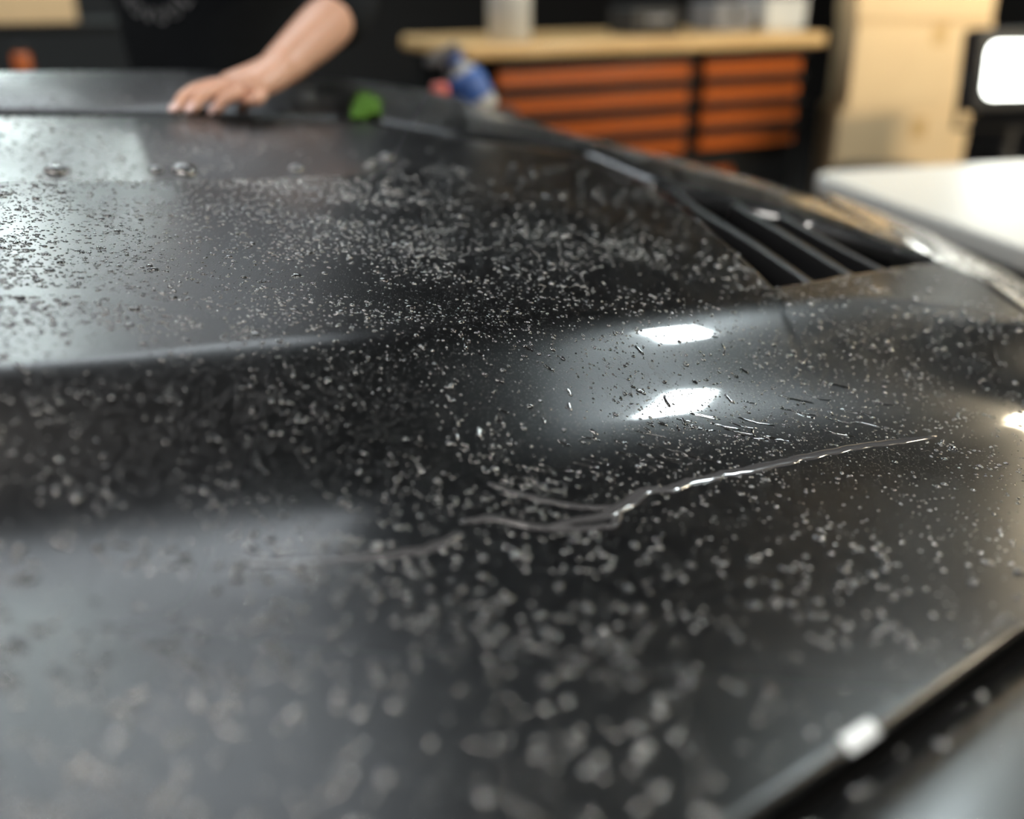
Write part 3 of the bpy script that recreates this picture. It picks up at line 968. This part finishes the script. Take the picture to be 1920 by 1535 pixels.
# ------------------------------------------------------------------ work light on a stand
def work_light():
    c = at(1932, 131, 3.0)
    t = thing('work_light', 'glaring white LED work light in a black housing at the right', 'lamp', (c.x, c.y, 0))
    aim = math.atan2(-c.x - .25, c.y)     # turn its face towards the car
    rot = Matrix.Rotation(.16, 4, 'Z')
    R_ = rot @ Matrix.Rotation(-.10, 4, 'X')
    hb = bmesh.new(); box_bm(hb, Vector((0, .045, 0)), (.36, .09, .24)); bmesh.ops.transform(hb, matrix=Matrix.Translation((0, 0, c.z)) @ R_, verts=hb.verts)
    hsg = bm_obj('housing', hb, M['blackp'], t, bevel=.012)
    bm = bmesh.new()
    pts = []
    r = .03; wx, wz = .145, .078
    for (cx, cz, a0) in ((wx - r, wz - r, 0), (-wx + r, wz - r, 90), (-wx + r, -wz + r, 180), (wx - r, -wz + r, 270)):
        for k in range(6):
            a = math.radians(a0 + k*18)
            pts.append((cx + r*math.cos(a), -.004, cz + r*math.sin(a)))
    f = bm.faces.new([bm.verts.new(q) for q in pts])
    g = bmesh.ops.extrude_face_region(bm, geom=[f])
    bmesh.ops.translate(bm, vec=(0, .006, 0), verts=[v for v in g['geom'] if isinstance(v, bmesh.types.BMVert)])
    bmesh.ops.transform(bm, matrix=Matrix.Translation((0, 0, c.z)) @ R_, verts=bm.verts)
    bm_obj('lens', bm, mat('work_light_lens', (.9, .9, .9), emit=(.96, 1.0, .93), es=9.0, var=.01), t)
    for s in (-1, 1):
        tube('bracket', [rot @ Vector((s*.19, .04, c.z)), rot @ Vector((s*.19, .04, c.z - .17)), rot @ Vector((0, .04, c.z - .18))], .009, M['blackp'], t)
    tube('pole', [(0, .04, .25), (0, .04, c.z - .17)], .014, M['blackp'], t)
    for k in range(3):
        a = k*2*PI/3 + .3
        tube('leg', [(0, .04, .42), (.34*math.cos(a), .04 + .34*math.sin(a), .01)], .010, M['blackp'], t)
work_light()
# tall halogen flood, out of frame at the right, warming the cartons and table
def warm_flood():
    loc = Vector((2.66, 1.55, 2.05))
    t = thing('flood_light', 'warm flood lamp on a tall stand outside the right edge of the picture', 'lamp', (loc.x, loc.y, 0))
    tgt = Vector((1.75, 3.2, .95))
    q = (tgt - loc).to_track_quat('-Z', 'Y').to_matrix().to_4x4()
    bm = bmesh.new(); box_bm(bm, Vector((0, 0, .05)), (.34, .26, .09)); bmesh.ops.transform(bm, matrix=Matrix.Translation((0, 0, loc.z)) @ q, verts=bm.verts)
    bm_obj('housing', bm, M['blackp'], t, bevel=.01)
    bm = bmesh.new(); box_bm(bm, Vector((0, 0, 0)), (.30, .22, .01)); bmesh.ops.transform(bm, matrix=Matrix.Translation((0, 0, loc.z)) @ q, verts=bm.verts)
    bm_obj('lens', bm, mat('flood_lens', (.9, .9, .9), emit=(1.0, .86, .62), es=270, var=.01), t)
    tube('pole', [(0, 0, .2), (0, 0, loc.z - .10)], .016, M['blackp'], t)
    for k in range(3):
        a = k*2*PI/3
        tube('leg', [(0, 0, .5), (.4*math.cos(a), .4*math.sin(a), .01)], .011, M['blackp'], t)
warm_flood()

def glare():  # added lamp, gives the warm glare on the right of the hood
    c = Vector((1.80, 2.70, 1.19))
    zt = at(1515, 322, 2.46).z + .001
    t = thing('glare_lamp', 'added warm glowing lantern lamp on a short stand on the white table outside the picture', 'lamp', (c.x, c.y, zt))
    lathe('base', [(.02, 0), (.09, .001), (.09, .012), (.02, .02)], M['blackp'], t)
    tube('pole', [(0, 0, .015), (0, 0, c.z - zt - .14)], .010, M['blackp'], t)
    lathe('glow_tube', [(.03, -.14), (.075, -.12), (.08, 0), (.075, .12), (.03, .14)], mat('glare_glow', (.9, .9, .9), emit=(1.0, .83, .56), es=30, var=.01), t, loc=(0, 0, c.z - zt))
    lathe('cap', [(.02, .138), (.06, .14), (.05, .17), (.01, .18)], M['blackp'], t, loc=(0, 0, c.z - zt))
glare()

# ------------------------------------------------------------------ trolley with bottles, beyond the car
def trolley():
    p = at(872, 225, 2.35)
    zt = at(872, 214, 2.35).z
    t = thing('utility_trolley', 'small black trolley behind the car carrying the blue and white spray bottle', 'trolley', (p.x, p.y, 0), .1)
    box('top_tray', (0, 0, zt - .015), (.26, .30, .03), M['black'], t, bevel=.005)
    box('lower_tray', (0, 0, .25), (.26, .30, .03), M['black'], t, bevel=.005)
    for x in (-.115, .115):
        for y in (-.135, .135):
            tube('leg', [(x, y, .03), (x, y, zt - .02)], .01, M['black'], t)
            lathe('caster', [(.004, -.01), (.028, -.01), (.028, .01), (.004, .01)], M['rubber'], t, seg=14, loc=(x, y, .029), rot=Matrix.Rotation(PI/2, 4, 'X'))
    b0 = Vector(at(905, 214, 2.30)); b0.z = zt + .001
    s = thing('spray_bottle', 'tilted white spray bottle with blue label and grey trigger behind the car', 'bottle', b0)
    R_ = Matrix.Translation((0, 0, .012)) @ Matrix.Rotation(math.radians(-28), 4, 'Y')
    lathe('body', [(.036, 0), (.042, .006), (.042, .075), (.034, .098), (.016, .112), (.015, .125)], M['white'], s, rot=R_)
    lathe('label_band', [(.0425, .028), (.0432, .029), (.0432, .076), (.036, .0965), (.035, .0966)], M['blue'], s, rot=R_)
    lathe('collar', [(.018, .118), (.018, .135)], M['blue'], s, rot=R_)
    bm = bmesh.new()
    box_bm(bm, Vector((-.018, 0, .150)), (.075, .022, .026)); box_bm(bm, Vector((-.058, 0, .152)), (.012, .016, .016)); box_bm(bm, Vector((-.030, 0, .120)), (.010, .014, .045), Matrix.Rotation(.35, 4, 'Y'))
    bmesh.ops.transform(bm, matrix=R_, verts=bm.verts)
    bm_obj('trigger', bm, M['grey'], s, bevel=.004)
    b1 = Vector(at(826, 200, 2.2)); b1.z = zt + .001
    c = thing('small_bottle', 'small dark bottle with a pinkish red cap left of the spray bottle', 'bottle', b1)
    hz = at(826, 172, 2.2).z - zt
    lathe('body', [(.020, 0), (.022, .003), (.022, max(hz - .02, .01)), (.014, max(hz - .012, .015))], M['blackp'], c)
    lathe('cap', [(.017, hz - .014), (.0185, hz - .010), (.0185, hz + .012), (.014, hz + .017)], M['red'], c)
trolley()

def green_patch():  # small crumpled green patch laid on the far edge of the car
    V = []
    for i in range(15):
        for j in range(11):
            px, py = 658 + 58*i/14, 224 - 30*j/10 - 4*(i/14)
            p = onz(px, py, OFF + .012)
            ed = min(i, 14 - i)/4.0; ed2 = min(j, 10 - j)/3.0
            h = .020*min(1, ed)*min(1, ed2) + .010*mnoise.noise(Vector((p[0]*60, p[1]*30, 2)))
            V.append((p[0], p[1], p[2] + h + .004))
    o = link('green_patch', grid_mesh('green_patch', np.array(V).reshape(15, 11, 3)), M['fern'])
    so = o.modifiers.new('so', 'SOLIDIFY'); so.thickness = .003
    mark(o, 'small crumpled green patch lying on the far edge of the car right of the hand', 'cloth')
green_patch()

# ------------------------------------------------------------------ rack at far left
def rack():
    p = at(55, 60, 3.4)
    zs = at(55, 42, 3.4).z
    t = thing('storage_rack', 'dark steel storage rack in the shade behind the left end of the car', 'rack', (p.x, p.y + .2, 0), YAW)
    for z in (.12, .55, zs - .02, 1.75):
        box('shelf', (-.15, .0, z), (1.05, .45, .03), M['black'], t, bevel=.003)
    for x in (-.66, .36):
        for y in (-.21, .21):
            box('post', (x, y, .9), (.035, .035, 1.8), M['black'], t, bevel=.003)
    b = thing('brown_carton', 'brown cardboard carton on the dark rack at the top left', 'box', (p.x - .12, p.y + .13, zs - .003), YAW)
    box('carton_body', (0, 0, .13), (.42, .32, .26), M['card'], b, bevel=.004)
    box('tape_strip', (0, 0, .261), (.42, .05, .0015), M['tape'], b, bevel=0)
    q = at(42, 120, 2.9)
    o = thing('orange_can', 'orange red can on the low cart behind the left end of the car', 'can', (q.x, q.y, q.z - .05))
    lathe('body', [(.024, 0), (.026, .003), (.026, .07), (.020, .08)], M['orange'], o)
    lathe('cap', [(.014, .08), (.014, .10), (.010, .104)], M['blackp'], o)
    lw = thing('low_cart', 'low black cart carrying the orange can behind the car', 'cart', (q.x, q.y, 0))
    box('top_tray', (0, 0, q.z - .065), (.30, .25, .03), M['black'], lw, bevel=.004)
    for x in (-.13, .13):
        for y in (-.1, .1): tube('leg', [(x, y, 0), (x, y, q.z - .07)], .01, M['black'], lw)
rack()

# ------------------------------------------------------------------ person
def person():
    P = thing('person', 'person in dark sweatshirt behind the car resting one bare hand on it', 'person', (-.57, 2.2, 0))
    o0 = Vector((-.57, 2.2, 0))
    def L(v): v = Vector(v) - o0; return tuple(v)
    D0 = float(project(onH(365, 219)[None])[2][0])
    dsh = D0 + .02 - 1.535
    elbow = at(648, 14, 1.78 + dsh*.6); wrist = at(512, 138, 1.60 + dsh)
    sh = Vector((-.375, 2.06, 1.42))
    cuff = at(598, 58, 1.71 + dsh*.8)
    palm = at(466, 158, 1.565 + dsh); knuck = at(428, 168, 1.535 + dsh)
    # body: pelvis, spine, neck, head, arms, legs
    V = [((-.57, 2.245, .95), (.11, .085)), ((-.57, 2.20, 1.10), (.11, .085)), ((-.57, 2.14, 1.28), (.11, .085)), ((-.57, 2.09, 1.41), (.075, .06)),
         ((-.57, 2.04, 1.50), .055), ((-.57, 2.02, 1.55), .055),
         (tuple(sh), .048), (tuple(elbow), .043), (tuple(cuff), .043), (tuple(cuff.lerp(wrist, .55)), .035), (tuple(wrist), (.029, .024)),
         ((-.765, 2.10, 1.42), .048), ((-.80, 2.28, 1.18), .043), ((-.72, 2.40, 1.02), .028),
         ((-.66, 2.24, .86), .075), ((-.67, 2.22, .50), .058), ((-.67, 2.26, .10), .038), ((-.67, 2.16, .05), .038), ((-.67, 2.06, .035), .030),
         ((-.48, 2.24, .86), .075), ((-.47, 2.22, .50), .058), ((-.47, 2.26, .10), .038), ((-.47, 2.16, .05), .038), ((-.47, 2.06, .035), .030)]
    Ed = [(0, 1), (1, 2), (2, 3), (3, 4), (4, 5), (3, 6), (6, 7), (7, 8), (8, 9), (9, 10), (3, 11), (11, 12), (12, 13), (0, 14), (14, 15), (15, 16), (16, 17), (17, 18), (0, 19), (19, 20), (20, 21), (21, 22), (22, 23)]
    V = [(L(v), r) for v, r in V]
    lists = [skinned(V, Ed)]
    # hand: palm and five fingers with knuckles, tips on the hood
    def chain(pts, rad):
        vs = [(L(p), r) for p, r in zip(pts, rad)]
        lists.append(skinned(vs, [(i, i+1) for i in range(len(vs) - 1)]))
    chain([cuff.lerp(wrist, .8), wrist, palm, knuck], [.030, (.030, .026), (.042, .024), (.042, .019)])
    def tip(px, py, r):
        c = onH(px, py); n_ = nrm(c[0], c[1]); return Vector(c) + Vector(n_)*r
    fingers = [((494, 176), (478, 188), (452, 221), .0082), ((462, 168), (436, 180), (402, 223), .0092), ((434, 162), (396, 172), (357, 223), .0094), ((410, 158), (366, 168), (326, 222), .0088)]
    tips = []
    for kx, mx, tx, r in fingers:
        tp = tip(*tx, r*.9)
        dk = (palm - Vector((0, 0, 0))).length
        base = at(*kx, 1.545 + dsh); mid = at(*mx, 1.522 + dsh)
        k2 = mid.lerp(tp, .55) + Vector((0, 0, .006))
        chain([palm.lerp(base, .35), base, mid, k2, tp], [r*1.05, r*1.18, r*1.08, r, r*.82])
        tips.append((k2, tp, r))
    tb = at(440, 156, 1.59 + dsh); tm = at(388, 168, 1.59 + dsh); tt = at(332, 190, 1.575 + dsh)
    chain([palm.lerp(tb, .5), tb, tm, tt], [.012, .0125, .0105, .0085])
    # free hand behind the back
    hb = Vector((-.72, 2.40, 1.02))
    chain([hb, hb + Vector((.03, .0, -.06)), hb + Vector((.05, -.01, -.10))], [.025, (.036, .016), (.034, .014)])
    for k in range(4):
        b_ = hb + Vector((.025 + .018*k, -.012, -.10))
        chain([b_, b_ + Vector((.012, -.004, -.04)), b_ + Vector((.022, -.014, -.068 + .006*abs(k - 1)))], [.009, .008, .0065])
    chain([hb + Vector((.03, -.02, -.04)), hb + Vector((.0, -.035, -.075)), hb + Vector((.0, -.045, -.105))], [.011, .010, .008])
    # head: shaped from an ellipsoid with brow, nose, jaw
    hc = Vector((-.57, 1.985, 1.635))
    bm = bmesh.new()
    bmesh.ops.create_icosphere(bm, subdivisions=4, radius=1)
    for v in bm.verts:
        x, y, z = v.co
        X = .074*x; Y = .094*y; Z = .115*z
        if z < 0: X *= 1 - .30*min(1, -z)**1.5; Y *= 1 - .12*(-z)
        if y < 0 and z < -.2: Y -= .010*(-z)                                   # jaw forward
        fr = max(0, -y)
        Y -= .030*fr*math.exp(-((x/.16)**2 + ((z + .12)/.16)**2)) + .012*fr*math.exp(-((x/.13)**2 + ((z - .08)/.2)**2))      # nose
        Y += .010*fr*(math.exp(-(((abs(x) - .38)/.16)**2 + ((z - .05)/.12)**2)))        # eye sockets
        Y -= .006*fr*math.exp(-(((z - .22)/.10)**2 + (x/.6)**2))                        # brow
        Y -= .006*fr*math.exp(-((x/.3)**2 + ((z + .42)/.06)**2))                        # mouth
        v.co = (X, Y, Z)
    hrot = Matrix.Translation(hc - o0) @ Matrix.Rotation(math.radians(24), 4, 'X') @ Matrix.Rotation(math.radians(12), 4, 'Z')
    bmesh.ops.transform(bm, matrix=hrot, verts=bm.verts)
    bm.verts.ensure_lookup_table()
    lists.append(([tuple(v.co) for v in bm.verts], [tuple(q.index for q in f.verts) for f in bm.faces])); bm.free()
    for s in (-1, 1):                                                                   # ears
        bm = bmesh.new(); bmesh.ops.create_uvsphere(bm, u_segments=12, v_segments=8, radius=1)
        bmesh.ops.transform(bm, matrix=hrot @ Matrix.Translation((s*.073, .008, -.005)) @ Matrix.Rotation(s*.3, 4, 'Z') @ Matrix.Diagonal((.009, .019, .031, 1)), verts=bm.verts)
        bm.verts.ensure_lookup_table()
        lists.append(([tuple(v.co) for v in bm.verts], [tuple(q.index for q in f.verts) for f in bm.faces])); bm.free()
    join_lists('body', lists, M['skin'], P)
    for s in (-1, 1):
        bm = bmesh.new(); bmesh.ops.create_uvsphere(bm, u_segments=12, v_segments=8, radius=.0115)
        bmesh.ops.transform(bm, matrix=hrot @ Matrix.Translation((s*.029, -.0745, .008)), verts=bm.verts)
        e = bm_obj('eye', bm, M['eye'], P, smooth=True)
        bm = bmesh.new(); bmesh.ops.create_uvsphere(bm, u_segments=12, v_segments=8, radius=.0055)
        bmesh.ops.transform(bm, matrix=hrot @ Matrix.Translation((s*.029, -.0823, .006)), verts=bm.verts)
        bm_obj('iris', bm, M['iris'], e, smooth=True)
    bm = bmesh.new(); bmesh.ops.create_uvsphere(bm, u_segments=16, v_segments=8, radius=1)
    bmesh.ops.transform(bm, matrix=hrot @ Matrix.Translation((0, -.089, -.050)) @ Matrix.Diagonal((.022, .010, .006, 1)), verts=bm.verts)
    bm_obj('lips', bm, M['lip'], P, smooth=True)
    bm = bmesh.new(); bmesh.ops.create_icosphere(bm, subdivisions=4, radius=1)
    for v in bm.verts:
        v.co = (v.co.x*.082, v.co.y*.102 + .008, v.co.z*.122 + .008)
    kill = [v for v in bm.verts if v.co.z < .035 - .9*(v.co.y + .02) - .03 and v.co.y < .07 and not (v.co.y > .03 and v.co.z > -.05)]
    bmesh.ops.delete(bm, geom=kill, context='VERTS')
    for v in bm.verts: v.co *= 1 + .035*mnoise.noise(v.co*40)
    bmesh.ops.transform(bm, matrix=hrot, verts=bm.verts)
    hr = bm_obj('hair', bm, M['hair'], P, smooth=True)
    so = hr.modifiers.new('so', 'SOLIDIFY'); so.thickness = .008
    # sweatshirt with sleeve pushed up on the reaching arm
    S = [((-.585, 2.235, .86), (.235, .19)), ((-.625, 2.21, 1.08), (.255, .20)), ((-.60, 2.16, 1.27), (.25, .20)), ((-.57, 2.085, 1.41), (.16, .125)), ((-.57, 2.055, 1.505), .078),
         (tuple(sh), .085), (tuple(sh.lerp(elbow, .55)), .075), (tuple(elbow), .068), (tuple(cuff.lerp(elbow, .15)), .056),
         ((-.765, 2.10, 1.42), .085), ((-.80, 2.28, 1.18), .065), ((-.73, 2.39, 1.04), .045)]
    Es = [(0, 1), (1, 2), (2, 3), (3, 4), (3, 5), (5, 6), (6, 7), (7, 8), (3, 9), (9, 10), (10, 11)]
    sw = join_lists('sweatshirt', [skinned([(L(v), r) for v, r in S], Es)], M['cloth'], P)
    Tq = [((-.57, 2.245, .93), (.19, .15)), ((-.66, 2.24, .84), .115), ((-.67, 2.22, .50), .078), ((-.67, 2.26, .09), .065), ((-.48, 2.24, .84), .115), ((-.47, 2.22, .50), .078), ((-.47, 2.26, .09), .065)]
    join_lists('trousers', [skinned([(L(v), r) for v, r in Tq], [(0, 1), (1, 2), (2, 3), (0, 4), (4, 5), (5, 6)])], M['jeans'], P)
    for x in (-.67, -.47):
        join_lists('shoe', [skinned([(L((x, 2.29, .05)), .05), (L((x, 2.18, .048)), .05), (L((x, 2.03, .04)), .042)], [(0, 1), (1, 2)])], M['rubber'], P)
    for (k2, tp, r) in tips:
        d = (tp - k2).normalized()
        bm = bmesh.new(); bmesh.ops.create_uvsphere(bm, u_segments=10, v_segments=6, radius=1)
        up = Vector((0, -.35, .94)); up = (up - d*up.dot(d)).normalized(); sd = d.cross(up)
        R_ = Matrix((( *sd, 0), (*d, 0), (*up, 0), (0, 0, 0, 1))).transposed()
        bmesh.ops.transform(bm, matrix=Matrix.Translation(tp - o0 + up*r*.62 - d*.003) @ R_ @ Matrix.Diagonal((r*.72, r*1.15, r*.30, 1)), verts=bm.verts)
        bm_obj('fingernail', bm, M['nail'], P, smooth=True)
    # ring of pale lettering on the chest, only its lower arc in the picture
    cc = at(296, -64, 1.86)
    word = 'NOVUUL'
    bmj = bmesh.new()
    rad = .100
    dg = bpy.context.evaluated_depsgraph_get()
    for i, ch in enumerate(word):
        cu = bpy.data.curves.new('t', 'FONT'); cu.body = ch; cu.size = .040; cu.align_x = 'CENTER'; cu.extrude = .001
        to = bpy.data.objects.new('t', cu); C.objects.link(to)
        bpy.context.view_layer.update()
        me = bpy.data.meshes.new_from_object(to.evaluated_get(bpy.context.evaluated_depsgraph_get()))
        a = math.radians(-142 + i*20)
        mt = Matrix.Translation(cc - o0) @ Matrix.Rotation(PI/2 - .18, 4, 'X') @ Matrix.Translation((rad*math.cos(a), rad*math.sin(a), .0)) @ Matrix.Rotation(a + PI/2, 4, 'Z')
        me.transform(mt)
        bmj.from_mesh(me)
        bpy.data.objects.remove(to); bpy.data.curves.remove(cu); bpy.data.meshes.remove(me)
    pr = bm_obj('chest_print', bmj, M['print'], sw)
    from mathutils.bvhtree import BVHTree
    tree = BVHTree.FromPolygons([v.co for v in sw.data.vertices], [tuple(p.vertices) for p in sw.data.polygons])
    for v in pr.data.vertices:                      # lay the print onto the cloth
        hit = tree.ray_cast(Vector((v.co.x, -1.5, v.co.z)), Vector((0, 1, 0)))
        if hit[0] is not None: v.co.y = hit[0].y - .003
    return P, sw, pr
person()
